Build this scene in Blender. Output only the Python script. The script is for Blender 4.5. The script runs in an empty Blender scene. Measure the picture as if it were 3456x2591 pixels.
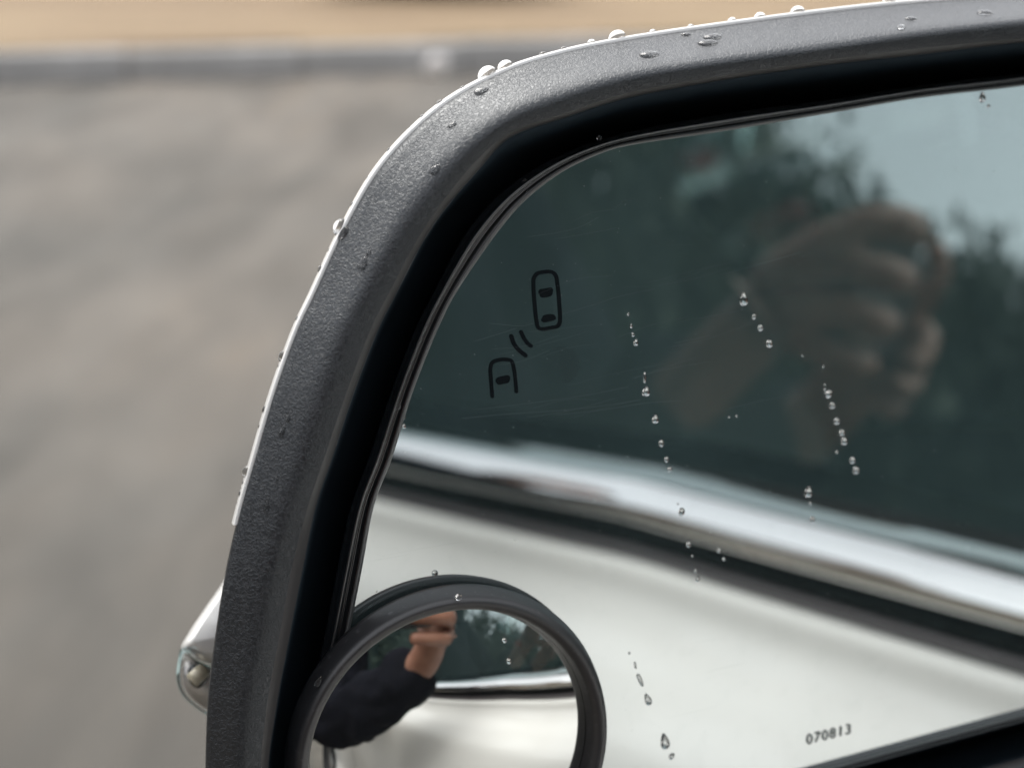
import bpy, bmesh, math, random
import numpy as np
from mathutils import Vector, Matrix
random.seed(7); rng = np.random.default_rng(7)
scene = bpy.context.scene
COL = scene.collection
R = math.radians

# ------------------------------------------------------------------ camera
CAM_Z = 1.08
PITCH = R(20)
cd = bpy.data.cameras.new("camera"); cam = bpy.data.objects.new("camera", cd); COL.objects.link(cam)
cam.location = (0, 0, CAM_Z); cam.rotation_euler = (R(90) - PITCH, 0, 0)
cd.sensor_width = 36; cd.lens = 18 / math.tan(R(20))
cd.clip_start = 0.002; cd.clip_end = 400
cd.dof.use_dof = True; cd.dof.focus_distance = 0.214; cd.dof.aperture_fstop = 13.0
scene.camera = cam

# ------------------------------------------------------------------ sky, sun, exposure
SUN_EL, SUN_AZ = R(52), R(325)
w = bpy.data.worlds.new("World"); scene.world = w; w.use_nodes = True
nt = w.node_tree
bg = nt.nodes["Background"]
sky = nt.nodes.new("ShaderNodeTexSky"); sky.sky_type = 'NISHITA'; sky.sun_disc = False
sky.sun_elevation = SUN_EL; sky.sun_rotation = SUN_AZ
sky.air_density = 1.0; sky.dust_density = 4.0; sky.ozone_density = 1.0
hs = nt.nodes.new("ShaderNodeHueSaturation"); hs.inputs["Saturation"].default_value = 0.28
nt.links.new(sky.outputs[0], hs.inputs["Color"])
# loose cloud cover over the whole sky
tc = nt.nodes.new("ShaderNodeTexCoord"); cn = nt.nodes.new("ShaderNodeTexNoise")
cn.inputs["Scale"].default_value = 2.6; cn.inputs["Detail"].default_value = 4
mr = nt.nodes.new("ShaderNodeMapRange"); mr.inputs[1].default_value = .35; mr.inputs[2].default_value = .65
mr.inputs[3].default_value = .85; mr.inputs[4].default_value = 1.15
mx = nt.nodes.new("ShaderNodeMix"); mx.data_type = 'RGBA'; mx.blend_type = 'MULTIPLY'; mx.inputs[0].default_value = 1
nt.links.new(tc.outputs["Generated"], cn.inputs["Vector"]); nt.links.new(cn.outputs[0], mr.inputs[0])
ga = nt.nodes.new("ShaderNodeGamma"); ga.inputs[1].default_value = 0.55   # cloud cover evens out the sky's brightness
nt.links.new(hs.outputs[0], ga.inputs[0]); nt.links.new(ga.outputs[0], mx.inputs[6]); nt.links.new(mr.outputs[0], mx.inputs[7])
nt.links.new(mx.outputs[2], bg.inputs[0]); bg.inputs[1].default_value = 0.15
sl = bpy.data.lights.new("sun", 'SUN'); sl.energy = 0.5; sl.angle = R(35); sl.color = (1, .96, .9)
so = bpy.data.objects.new("sun", sl); COL.objects.link(so)
so.rotation_euler = (R(90) - SUN_EL, 0, math.pi - SUN_AZ)
vs = scene.view_settings; vs.view_transform = 'Standard'; vs.look = 'None'; vs.gamma = 1; vs.exposure = 2.4
scene.cycles.max_bounces = 14; scene.cycles.glossy_bounces = 8; scene.cycles.transmission_bounces = 10
scene.cycles.transparent_max_bounces = 16
scene.cycles.caustics_reflective = False; scene.cycles.caustics_refractive = False
scene.cycles.blur_glossy = 0.3
scene.cycles.use_denoising = True

# ------------------------------------------------------------------ helpers
UPV = np.array([0, math.sin(PITCH), math.cos(PITCH)]); FWD = np.array([0, math.cos(PITCH), -math.sin(PITCH)]); XV = np.array([1., 0, 0])
CO = np.array([0, 0, CAM_Z]); FS = 1728 / math.tan(R(20))
def nz(v): v = np.asarray(v, float); return v / np.linalg.norm(v)
def ray(x, y): return nz((x - 1728) / FS * XV + (1295.5 - y) / FS * UPV + FWD)
mc = nz([.342, -.170, .924]); MN = mc[0] * XV + mc[1] * UPV - mc[2] * FWD      # glass normal
P0 = CO + .22 * FWD
def U(x, y, h=0.0):                      # point of the plane h metres in front of the mirror glass
    d = ray(x, y); q = P0 + MN * h
    return CO + d * (((q - CO) @ MN) / (d @ MN))
def C2W(x, y, z): return CO + x * XV + y * UPV - z * FWD
EX = nz(np.cross([0, 0, 1.], MN)); EY = np.cross(MN, EX)   # in-plane right / up of the glass

def tag(o, label=None, cat=None, group=None, kind=None):
    if label: o["label"] = label
    if cat: o["category"] = cat
    if group: o["group"] = group
    if kind: o["kind"] = kind
    return o
def empty(name, loc=(0, 0, 0), **k):
    o = bpy.data.objects.new(name, None); COL.objects.link(o); o.location = [float(a) for a in loc]; o.empty_display_size = .01
    return tag(o, **k)
def mesh_obj(name, verts, faces, mat, parent=None, smooth=True, **k):
    loc = Vector(parent.matrix_world.translation) if parent else Vector((0, 0, 0))
    off = np.array(root_loc(parent)) if parent else np.zeros(3)
    me = bpy.data.meshes.new(name)
    me.from_pydata([tuple(float(c) for c in (np.asarray(v) - off)) for v in verts], [], [tuple(int(i) for i in f) for f in faces])
    me.update()
    if smooth: me.polygons.foreach_set("use_smooth", [True] * len(me.polygons))
    if mat: me.materials.append(mat)
    o = bpy.data.objects.new(name, me); COL.objects.link(o)
    if parent: o.parent = parent
    return tag(o, **k)
def root_loc(o):
    v = np.zeros(3)
    while o: v = v + np.array(o.location); o = o.parent
    return v
def fix_normals(o):
    bm = bmesh.new(); bm.from_mesh(o.data); bmesh.ops.recalc_face_normals(bm, faces=bm.faces[:]); bm.to_mesh(o.data); bm.free(); return o
def loft(rings, closed=True, cap0=False, cap1=False, flip=False):
    n = len(rings[0]); V = np.concatenate([np.asarray(r, float) for r in rings]); F = []
    m = n if closed else n - 1
    for k in range(len(rings) - 1):
        for i in range(m):
            a, b = k * n + i, k * n + (i + 1) % n; c, d = b + n, a + n
            F.append((a, d, c, b) if flip else (a, b, c, d))
    if cap0: F.append(tuple(range(n))[::-1])
    if cap1: F.append(tuple(range((len(rings) - 1) * n, len(rings) * n)))
    return V, F
class MB:
    def __init__(s): s.v = []; s.f = []
    def add(s, V, F):
        b = len(s.v); s.v += [np.asarray(v, float) for v in V]; s.f += [tuple(i + b for i in f) for f in F]; return s
    def box(s, lo, hi):
        x0, y0, z0 = lo; x1, y1, z1 = hi
        return s.add([(x0,y0,z0),(x1,y0,z0),(x1,y1,z0),(x0,y1,z0),(x0,y0,z1),(x1,y0,z1),(x1,y1,z1),(x0,y1,z1)],
                     [(0,3,2,1),(4,5,6,7),(0,1,5,4),(1,2,6,5),(2,3,7,6),(3,0,4,7)])
    def tube(s, pts, rad, n=10, cap=True):
        pts = [np.asarray(p, float) for p in pts]; rings = []
        if not hasattr(rad, '__len__'): rad = [rad] * len(pts)
        for i, p in enumerate(pts):
            t = nz(pts[min(i + 1, len(pts) - 1)] - pts[max(i - 1, 0)])
            a = np.array([0, 0, 1.]) if abs(t[2]) < .9 else np.array([1., 0, 0])
            u = nz(np.cross(t, a)); v = np.cross(t, u)
            rings.append([p + rad[i] * (math.cos(q) * u + math.sin(q) * v) for q in np.linspace(0, 2 * math.pi, n, endpoint=False)])
        V, F = loft(rings, True, cap, cap, True); return s.add(V, F)
    def ball(s, c, r, n=12, m=8):
        r = np.ones(3) * r; V = []; F = []
        for j in range(m + 1):
            th = math.pi * j / m
            for i in range(n):
                ph = 2 * math.pi * i / n
                V.append(np.asarray(c) + r * np.array([math.sin(th) * math.cos(ph), math.sin(th) * math.sin(ph), math.cos(th)]))
        for j in range(m):
            for i in range(n): F.append((j*n+i, (j+1)*n+i, (j+1)*n+(i+1) % n, j*n+(i+1) % n))
        return s.add(V, F)
    def build(s, name, mat, parent=None, smooth=True, **k): return fix_normals(mesh_obj(name, s.v, s.f, mat, parent, smooth, **k))
def catmull(P, per=12, closed=True):
    P = np.asarray(P, float); n = len(P); out = []
    for i in range(n if closed else n - 1):
        p0, p1, p2, p3 = (P[(i - 1) % n], P[i], P[(i + 1) % n], P[(i + 2) % n]) if closed else (P[max(i-1,0)], P[i], P[i+1], P[min(i+2,n-1)])
        # centripetal: no loops where the points are unevenly spaced
        d1, d2, d3 = [max(np.linalg.norm(b - a), 1e-9) ** .5 for a, b in ((p0, p1), (p1, p2), (p2, p3))]
        if np.allclose(p0, p1): d1 = d2
        if np.allclose(p2, p3): d3 = d2
        m1 = (p2 - p1) + d2 * ((p1 - p0) / d1 - (p2 - p0) / (d1 + d2)) if not np.allclose(p0, p1) else p2 - p1
        m2 = (p2 - p1) + d2 * ((p3 - p2) / d3 - (p3 - p1) / (d2 + d3)) if not np.allclose(p2, p3) else p2 - p1
        for t in np.linspace(0, 1, per, endpoint=False):
            out.append((2*t**3-3*t**2+1)*p1 + (t**3-2*t**2+t)*m1 + (-2*t**3+3*t**2)*p2 + (t**3-t**2)*m2)
    if not closed: out.append(P[-1])
    return np.array(out)

# ------------------------------------------------------------------ materials
def material(name, col=(.5, .5, .5), rough=.5, metal=0.0, spec=.5, coat=0.0, **k):
    m = bpy.data.materials.new(name); m.use_nodes = True
    b = m.node_tree.nodes["Principled BSDF"]
    b.inputs["Base Color"].default_value = (*col, 1); b.inputs["Roughness"].default_value = rough
    b.inputs["Metallic"].default_value = metal; b.inputs["Specular IOR Level"].default_value = spec
    b.inputs["Coat Weight"].default_value = coat; b.inputs["Coat Roughness"].default_value = .03
    for q, v in k.items(): b.inputs[q.replace("_", " ")].default_value = v
    return m
def N(m, t, **k):
    n = m.node_tree.nodes.new(t)
    for a, v in k.items(): setattr(n, a, v)
    return n
def L(m, a, b): m.node_tree.links.new(a, b)
def noise(m, scale, detail=3, rough=.5, dist=0.0, vec=None, mapping=None):
    n = N(m, "ShaderNodeTexNoise"); n.inputs["Scale"].default_value = scale; n.inputs["Detail"].default_value = detail
    n.inputs["Roughness"].default_value = rough; n.inputs["Distortion"].default_value = dist
    c = N(m, "ShaderNodeTexCoord").outputs["Object"] if vec is None else vec
    if mapping:
        mp = N(m, "ShaderNodeMapping"); mp.inputs["Scale"].default_value = mapping[0]; mp.inputs["Rotation"].default_value = mapping[1]
        L(m, c, mp.inputs[0]); c = mp.outputs[0]
    L(m, c, n.inputs["Vector"]); return n.outputs[0]
def ramp(m, src, stops):
    r = N(m, "ShaderNodeValToRGB"); e = r.color_ramp.elements
    while len(e) < len(stops): e.new(.5)
    for el, (p, c) in zip(e, stops): el.position = p; el.color = (*c, 1) if hasattr(c, '__len__') else (c, c, c, 1)
    L(m, src, r.inputs[0]); return r.outputs[0]
def mixc(m, fac, a, b, mode='MIX'):
    n = N(m, "ShaderNodeMix"); n.data_type = 'RGBA'; n.blend_type = mode
    for s, i in ((fac, 0), (a, 6), (b, 7)):
        if hasattr(s, 'links'): L(m, s, n.inputs[i])
        else: n.inputs[i].default_value = s if i == 0 else (*s, 1)
    return n.outputs[2]
def bump(m, h, strength, dist, to=None):
    b = N(m, "ShaderNodeBump"); b.inputs["Strength"].default_value = strength; b.inputs["Distance"].default_value = dist
    L(m, h, b.inputs["Height"]); L(m, b.outputs[0], (to or m.node_tree.nodes["Principled BSDF"]).inputs["Normal"]); return b
def base(m): return m.node_tree.nodes["Principled BSDF"].inputs["Base Color"]

M = {}
# grained black plastic: short worm-like wrinkles about half a millimetre across
m = M['grain'] = material("grained_black_plastic", (.0085, .0100, .0128), .42, spec=.85, Specular_Tint=(.93, .97, 1.0, 1))
n1 = noise(m, 1500, 2, .5, 1.0); n2 = noise(m, 700, 2, .5, .6)
a = N(m, "ShaderNodeMath", operation='SUBTRACT'); a.inputs[1].default_value = .5; L(m, n1, a.inputs[0])
b_ = N(m, "ShaderNodeMath", operation='ABSOLUTE'); L(m, a.outputs[0], b_.inputs[0])
c_ = ramp(m, b_.outputs[0], [(0, 0.0), (.1, .8), (.3, 1.0)])
bump(m, c_, .5, .00012)
m = M['grain_inner'] = material("fine_grained_black_plastic", (.040, .062, .082), .5, spec=.4)
bump(m, noise(m, 2600, 2), .3, .00006)
m = M['lip'] = material("lit_satin_black_plastic", (.065, .062, .062), .45, spec=.8); bump(m, noise(m, 2200, 2), .3, .00006)  # same moulding as the bezel; light caught by the lip put into its colour
M['black_smooth'] = material("smooth_black_plastic", (.012, .014, .017), .35, spec=.45)
M['black_gloss'] = material("glossy_black_plastic", (.014, .016, .018), .25, spec=1.2)
m = M['rim_plastic'] = material("worn_black_rim_plastic", (.034, .035, .037), .42, spec=.9)
bump(m, noise(m, 2400, 4), .25, .00008)
L(m, ramp(m, noise(m, 900, 3), [(.62, (.02, .02, .022)), (.78, (.07, .07, .075))]), base(m))
m = M['white_paint'] = material("white_car_paint", (.715, .715, .70), .3, spec=.5, coat=.6)
# mirror silver with dust, smears, fine scratches and a painted haze lifting reflected darks
def mirror_mat(name, tint, dust_haze_col, k=1.0):
    m = bpy.data.materials.new(name); m.use_nodes = True; t = m.node_tree; t.nodes.clear()
    out = N(m, "ShaderNodeOutputMaterial"); g = N(m, "ShaderNodeBsdfGlossy"); g.inputs["Roughness"].default_value = 0.0
    g.inputs["Color"].default_value = (*tint, 1)
    d = N(m, "ShaderNodeBsdfDiffuse"); d.inputs["Color"].default_value = (*dust_haze_col, 1)
    mix = N(m, "ShaderNodeMixShader"); L(m, g.outputs[0], mix.inputs[1]); L(m, d.outputs[0], mix.inputs[2]); L(m, mix.outputs[0], out.inputs[0])
    specks = ramp(m, noise(m, 1900, 2, .6), [(.735, 0.0), (.80, .30 * k)])
    painted_haze = ramp(m, noise(m, 38, 4, .6), [(.40, .050 * k), (.75, .090 * k)])
    smear = ramp(m, noise(m, 240, 3, .6, .4), [(.55, 0.0), (.8, .04 * k)])
    s = None
    for rot, sc, th in (((0, R(14), 0), 130, .74), ((0, R(8), 0), 80, .75), ((0, R(-20), 0), 110, .78)):
        q = ramp(m, noise(m, sc, 1, .5, .25, mapping=((1.0 * .12, 1, 14), rot)), [(th, 0.0), (th + .03, .03 * k)])
        s = q if s is None else mixc(m, 1.0, s, q, 'ADD')
    tot = mixc(m, 1.0, mixc(m, 1.0, specks, painted_haze, 'ADD'), mixc(m, 1.0, smear, s, 'ADD'), 'ADD')
    L(m, tot, mix.inputs[0]); return m
M['mirror'] = mirror_mat("silvered_mirror_glass", (.625, .66, .655), (.24, .375, .385))
M['spot_mirror'] = mirror_mat("convex_mirror_glass", (.76, .775, .75), (.42, .45, .45), .3)
M['print'] = material("dark_printed_mark", (.005, .008, .010), .6, spec=.1)
M['dots'] = material("grey_printed_dots", (.02, .025, .028), .5)
M['etch'] = material("etched_grey_digits", (.03, .05, .055), .6)
m = M['water'] = material("water", (1, 1, 1), 0.0, spec=.5, IOR=1.333, Transmission_Weight=1.0)
M['chrome'] = material("bright_chrome", (.90, .90, .89), .03, 1.0)
M['reflector'] = material("silver_lamp_reflector", (.88, .87, .85), .4, .5)
M['bulb'] = material("amber_tinted_bulb", (.78, .72, .55), .25, spec=.6)
M['rubber'] = material("matt_black_rubber", (.006, .0065, .007), .75, spec=.12)
M['seal'] = material("grey_window_seal", (.095, .086, .092), .5)
# window glass: faces reflect by Fresnel, the rest shows the cabin through a green-grey tint
def pane_mat(name, tint, ior, painted_haze=0.0):
    m = bpy.data.materials.new(name); m.use_nodes = True; m.node_tree.nodes.clear()
    out = N(m, "ShaderNodeOutputMaterial"); g = N(m, "ShaderNodeBsdfGlossy"); g.inputs["Roughness"].default_value = 0; g.inputs["Color"].default_value = (.86, .99, 1, 1)
    tr = N(m, "ShaderNodeBsdfTransparent"); tr.inputs["Color"].default_value = (*tint, 1)
    fr = N(m, "ShaderNodeFresnel"); fr.inputs["IOR"].default_value = ior
    mx = N(m, "ShaderNodeMixShader"); L(m, fr.outputs[0], mx.inputs[0]); df = N(m, "ShaderNodeBsdfDiffuse"); df.inputs["Color"].default_value = (.24, .40, .42, 1); mf = N(m, "ShaderNodeMixShader")   # haze painted on to lift the dark glass towards teal
    L(m, ramp(m, noise(m, 9, 4), [(.3, painted_haze * .75), (.7, painted_haze * 1.25)]), mf.inputs[0]); L(m, tr.outputs[0], mf.inputs[1]); L(m, df.outputs[0], mf.inputs[2])
    L(m, mf.outputs[0], mx.inputs[1]); L(m, g.outputs[0], mx.inputs[2])
    L(m, mx.outputs[0], out.inputs[0]); return m
M['pane'] = pane_mat("tinted_window_glass", (.44, .57, .57), 3.7, .085)
M['clear_lens'] = pane_mat("clear_lamp_plastic", (.95, .95, .95), 1.3)
M['cabin_dark'] = material("dark_cabin_trim", (.05, .075, .078), .7)
M['cabin_seat'] = material("grey_seat_fabric", (.50, .50, .48), .9)
M['tyre'] = material("black_tyre_rubber", (.02, .02, .02), .75)
M['alloy'] = material("alloy_wheel_metal", (.5, .5, .5), .3, .9)
M['head_lamp'] = material("headlamp_glass", (.6, .62, .63), .1, .2, coat=.5)
M['tail_lamp'] = material("red_lamp_plastic", (.4, .02, .02), .2, coat=.5)

# ------------------------------------------------------------------ the setting
m = M['asphalt'] = material("damp_worn_asphalt", (.2, .19, .18), .75, spec=.12)
big = noise(m, .55, 5, .62, .6, mapping=((1.0, .30, 1), (0, 0, R(-28))))
mid = noise(m, 2.4, 4, .6, .3, mapping=((1.1, .34, 1), (0, 0, R(-18))))
c1 = ramp(m, big, [(.32, (.068, .065, .059)), (.43, (.094, .088, .078)), (.55, (.122, .109, .093)), (.68, (.190, .150, .108))])
c2 = ramp(m, mid, [(.32, .70), (.5, 1.0), (.68, 1.30)])
fine = ramp(m, noise(m, 170, 3), [(.3, .75), (.7, 1.2)])
L(m, mixc(m, 1.0, mixc(m, 1.0, c1, c2, 'MULTIPLY'), fine, 'MULTIPLY'), base(m)); bump(m, noise(m, 240, 3), .5, .004)
m = M['verge'] = material("dry_sandy_verge", (.42, .30, .19), .9, spec=.2)
c1 = ramp(m, noise(m, .9, 4, .6, mapping=((.5, 1.6, 1), (0, 0, 0))), [(.3, (.175, .122, .076)), (.5, (.232, .168, .105)), (.7, (.285, .215, .132))])
L(m, mixc(m, 1.0, c1, ramp(m, noise(m, 45, 3), [(.3, .8), (.7, 1.15)]), 'MULTIPLY'), base(m)); bump(m, noise(m, 60, 4), .6, .02)
m = M['kerb'] = material("grey_kerb_concrete", (.30, .30, .30), .8, spec=.3)
L(m, mixc(m, 1.0, ramp(m, noise(m, 1.3, 3), [(.3, (.26, .252, .242)), (.5, (.33, .32, .31)), (.7, (.42, .405, .395))]), ramp(m, noise(m, 30, 3), [(.3, .85), (.7, 1.1)]), 'MULTIPLY'), base(m))
bump(m, noise(m, 150, 3), .4, .004)
M['grass'] = material("dull_grass", (.085, .085, .05), .9)
M['stone'] = material("white_stone", (.55, .52, .50), .6)

def gpt(P): # ground point under a photograph pixel, z = 0
    d = ray(*P); return CO + d * (-CO[2] / d[2])
ka, kb = gpt((0, 287)), gpt((1374, 245))
ku = nz((kb - ka) * [1, 1, 0]); kn = np.array([-ku[1], ku[0], 0])     # along the kerb, away from the car
def kp(s, t, z): return ka + ku * s + kn * t + np.array([0, 0, z])
S0, S1 = -60, 60
mesh_obj("road", [kp(S0, -70, 0), kp(S1, -70, 0), kp(S1, .08, 0), kp(S0, .08, 0)], [(0, 1, 2, 3)], M['asphalt'], kind="structure")
KH = .155
nseg = 60; V = []; F = []
for j, (t, z) in enumerate([(.10, -.05), (.16, KH - .004), (.4, KH + .005), (1.2, KH + .02), (3, KH + .05), (8, KH + .1), (60, KH + .3)]):
    for i in range(nseg + 1):
        V.append(kp(S0 + (S1 - S0) * i / nseg, t, z + (rng.normal() * .006 if t > .5 else 0)))
for j in range(6):
    for i in range(nseg): a = j * (nseg + 1) + i; F.append((a, a + 1, a + nseg + 2, a + nseg + 1))
mesh_obj("verge", V, F, M['verge'], kind="structure")
kerb = empty("kerb", ka, kind="structure")
prof = [(0, -.08), (.004, KH - .03), (.012, KH - .012), (.03, KH), (.125, KH), (.125, -.08)]
KL = .94
def kerb_stone():
    q = MB(); V = []; n = len(prof)
    for s in (.006, .012, KL - .012, KL - .006):
        e = .004 if s in (.006, KL - .006) else 0
        for (t, z) in prof: V.append((s, min(max(t, e), .125), z - (e if z > 0 else 0)))
    F = [(k*n+i, k*n+(i+1) % n, (k+1)*n+(i+1) % n, (k+1)*n+i) for k in range(3) for i in range(n)]
    F += [tuple(range(n)), tuple(range(3*n, 4*n))[::-1]]
    q.add(V, F); return q
k0 = kerb_stone().build("kerb_stone", M['kerb'], None, False)
k0.parent = kerb
ang = math.atan2(ku[1], ku[0])
sj = (gpt((434, 287)) - ka) @ ku     # a joint shows here
first = True
for i in range(-8, 9):
    o = k0 if first else k0.copy()
    if not first: COL.objects.link(o); o.parent = kerb
    first = False
    q = ku * (sj + i * KL) + np.array([0, 0, rng.normal() * .004]) + kn * rng.normal() * .004
    o.location = q; o.rotation_euler = (rng.normal() * .01, 0, ang + rng.normal() * .003)
# thin fringe of dull grass growing over the kerb edge
V = []; F = []
for i in range(5200):
    s = rng.uniform(-6, 8); t = .12 + abs(rng.normal()) * .05; 
    if math.sin(s * 2.3) + math.sin(s * 5.1 + 1) + rng.normal() * .5 < -.2: continue
    c = kp(s, t, KH); hgt = rng.uniform(.012, .045); a = rng.uniform(0, 6.28); lean = rng.normal(size=2) * .02
    wv = np.array([math.cos(a), math.sin(a), 0]) * .003; b = len(V)
    V += [c - wv, c + wv, c + np.array([lean[0], lean[1], hgt])]; F.append((b, b + 1, b + 2))
mesh_obj("grass_fringe", V, F, M['grass'], smooth=False, kind="stuff", label="thin dull grass fringe along the kerb top", cat="grass")
# low dark bush at the back of the verge
bc = gpt((1450, -40)); bc = CO + (bc - CO) * ((CAM_Z - KH - .12) / CAM_Z); V = []; F = []
for i in range(2600):
    p_ = rng.normal(size=3); p_ = p_ / np.linalg.norm(p_) * rng.uniform(.3, 1) ** .5; c = bc + p_ * [1.0, .45, .30] + [0, .3, .24]
    a = rng.normal(size=3); a /= np.linalg.norm(a); b2 = np.cross(a, rng.normal(size=3)); b2 /= np.linalg.norm(b2); k = rng.uniform(.03, .07); n_ = len(V)
    V += [c - a * k, c + b2 * k * .5, c + a * k, c - b2 * k * .5]; F.append((n_, n_ + 1, n_ + 2, n_ + 3))
bush = empty("shrub", bc, label="low dark blurred shrub on the tan verge at the top edge", cat="shrub")
BUSH = (V, F)
# pale stone on the road edge
d = ray(1474, 222); q = CO + d * ((CAM_Z - KH - .04) / -d[2])
sb = MB().ball(q, (.060, .050, .052), 12, 8); 
for i, v in enumerate(sb.v): sb.v[i] = q + (v - q) * (1 + .12 * math.sin(7 * v[0] * 40 + v[2] * 130))
sb.build("white_stone", M['stone'], None, label="small round pale stone lying on the far kerb", cat="stone")

# ------------------------------------------------------------------ outline curves of the wing mirror (photograph pixels, closed)
OFF = [(4000,205),(4250,190),(4430,260),(4520,500),(4560,1000),(4600,1800),(4560,2000),(4400,2130),(4100,2238),(3456,2413),(2735,2611),(1500,2947),(1300,2978),(1180,2930),(1110,2820),(1100,2660)]
ONR = [(0,-1),(.2,-1),(.7,-.7),(1,-.2),(1,0),(1,0),(.9,.4),(.6,.8),(.3,.95),(.26,.96),(.26,.96),(.26,.96),(.0,1),(-.6,.8),(-1,.3),(-1,0)]
def off(left, bot, right=None, top=None):
    out = []
    for (x, y), (a, b) in zip(OFF, ONR):
        t = left if x < 1250 else bot
        if x > 4300: t = right if right is not None else bot
        if x in (4000, 4250): t = top if top is not None else bot
        out.append((x + a * t, y + b * t))
    return out
KEY = {
 'A': [(695,2591),(704,2358),(729,2150),(767,1917),(818,1700),(861,1550),(930,1317),(1010,1100),(1058,1000),(1167,767),(1298,550),(1500,354),(1717,237),(1907,178),(2100,139),(2448,87),(2800,41),(3104,9),(3456,-13)] + off(405, 470, 420, 260),
 'C': [(818,2591),(835,2358),(875,2150),(921,1917),(981,1700),(1030,1550),(1102,1317),(1184,1100),(1234,1000),(1370,767),(1540,550),(1717,403),(1907,327),(2100,268),(2448,209),(2800,161),(3104,117),(3456,76)] + off(285, 215, 190, 180),
 'D': [(880,2591),(905,2358),(943,2150),(986,1917),(1043,1700),(1094,1550),(1173,1317),(1257,1100),(1308,1000),(1435,767),(1602,550),(1717,452),(1907,384),(2100,320),(2448,256),(2800,203),(3104,165),(3456,130)] + off(218, 165, 140, 130),
 'E': [(905,2591),(937,2358),(976,2150),(1022,1917),(1068,1700),(1119,1550),(1197,1317),(1281,1100),(1332,1000),(1457,767),(1622,565),(1717,467),(1907,397),(2100,335),(2448,269),(2800,218),(3104,184),(3456,142)] + off(190, 138, 110, 105),
 'F': [(1020,2591),(1052,2358),(1094,2150),(1138,1917),(1187,1700),(1243,1550),(1322,1317),(1406,1100),(1457,1000),(1587,767),(1725,625),(1900,520),(2100,452),(2448,385),(2800,337),(3104,290),(3456,248)] + off(72, 28, 30, 35),
 'H': [(1120,2450),(1165,2200),(1220,1917),(1262,1700),(1319,1550),(1393,1317),(1480,1100),(1530,1000),(1690,767),(1775,672),(1900,577),(2031,515),(2100,494),(2448,440),(2800,380),(3104,329),(3456,288)] + off(0, 0, 0, 0),
}
NA = 560; CEN = (2750., 1550.)
TH = np.linspace(-math.pi, math.pi, NA, endpoint=False)
def radial(key):
    c = catmull(key, 24); th = np.arctan2(c[:, 1] - CEN[1], c[:, 0] - CEN[0]); r = np.hypot(c[:, 0] - CEN[0], c[:, 1] - CEN[1])
    o = np.argsort(th); return np.interp(TH, th[o], r[o], period=2 * math.pi)
RAD = {k: radial(v) for k, v in KEY.items()}
def ring(rr, h):
    h = np.ones(NA) * h
    return np.array([U(CEN[0] + rr[i] * math.cos(TH[i]), CEN[1] + rr[i] * math.sin(TH[i]), h[i]) for i in range(NA)])
def lerp(a, b, t): return RAD[a] * (1 - t) + RAD[b] * t

mirror_root = empty("wing_mirror", U(2750, 1700, -.03), label="black and white car wing mirror with beads of rain, close up", cat="wing mirror")
# bezel: outer skirt, broad grained face, crest, inner roll, lip
# the top of the frame is a deep shelf, the outboard side a shallower one: rim height over the glass by direction
EDGE = np.interp(TH, [-math.pi, -2.95, -2.75, -2.55, -2.4, -2.2, -1.9, -1.2, -.5, 0, 1.5, 2.2, 2.6, 2.9], [.0056, .0044, .0038, .0032, .0024, .0004, -.0030, -.0048, -.003, .003, .004, .006, .0070, .0068], period=2 * math.pi)
PF = [(0, 0), (.15, .16), (.3, .33), (.5, .56), (.7, .79), (.85, .93), (1, 1.0)]     # rise from rim to crest
rings = [ring(RAD['A'] - 6, EDGE - .006), ring(RAD['A'], EDGE - .0006)] + [ring(lerp('A', 'C', t), EDGE + (.0100 - EDGE) * f) for t, f in PF]
rings += [ring(lerp('C', 'D', .25), .00995), ring(lerp('C', 'D', .5), .0098), ring(lerp('C', 'D', .75), .0096), ring(RAD['D'] + 1, .0092)]
V, F = loft(rings, True, flip=True); fix_normals(mesh_obj("bezel", V, F, M['grain'], mirror_root))
rings = [ring(RAD['D'] + 1, .00917), ring(lerp('D', 'E', .3), .0085), ring(lerp('D', 'E', .65), .0073), ring(RAD['E'], .0058)]
V, F = loft(rings, True, flip=True); fix_normals(mesh_obj("inner_lip", V, F, M['lip'], mirror_root))
TOPF = np.interp(TH, [-2.6, -2.3, -.8, -.3], [0, 1, 1, 0])      # under the top edge the wall slopes gently, at the side it drops away
rings = [ring(RAD['E'] - 1, .0057), ring(lerp('E', 'F', .02), .0030 + .0015 * TOPF), ring(lerp('E', 'F', .06), -.003 + .0062 * TOPF), ring(lerp('E', 'F', .16), -.009 + .0102 * TOPF), ring(lerp('E', 'F', .5), -.014 + .0095 * TOPF), ring(lerp('E', 'F', .9), -.02), ring(lerp('F', 'H', .5), -.03)]
V, F = loft(rings, True, cap1=True, flip=True); mesh_obj("inner_wall", V, F, M['grain_inner'], mirror_root)
# holder rim round the glass: bead, groove, outer edge
rings = [ring(RAD['F'], -.012), ring(RAD['F'], -.0012), ring(lerp('F', 'H', .10), -.0006), ring(lerp('F', 'H', .20), -.0002), ring(lerp('F', 'H', .27), .0010), ring(lerp('F', 'H', .33), .0019), ring(lerp('F', 'H', .40), .0022), ring(lerp('F', 'H', .47), .0020), ring(lerp('F', 'H', .53), .0012), ring(lerp('F', 'H', .57), .0006), ring(lerp('F', 'H', .60), .0009), ring(lerp('F', 'H', .63), .0009), ring(lerp('F', 'H', .67), .0000), ring(lerp('F', 'H', .80), -.0003), ring(lerp('F', 'H', .84), -.0002)]
V, F = loft(rings, True, flip=True); mesh_obj("glass_holder", V, F, M['black_gloss'], mirror_root)
rings = [ring(lerp('F', 'H', .82), -.0004), ring(lerp('F', 'H', .84), .0004), ring(lerp('F', 'H', .88), .0007), ring(lerp('F', 'H', .95), .0006), ring(RAD['H'] - 2, .0002), ring(RAD['H'] - 3, -.0003)]
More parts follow.
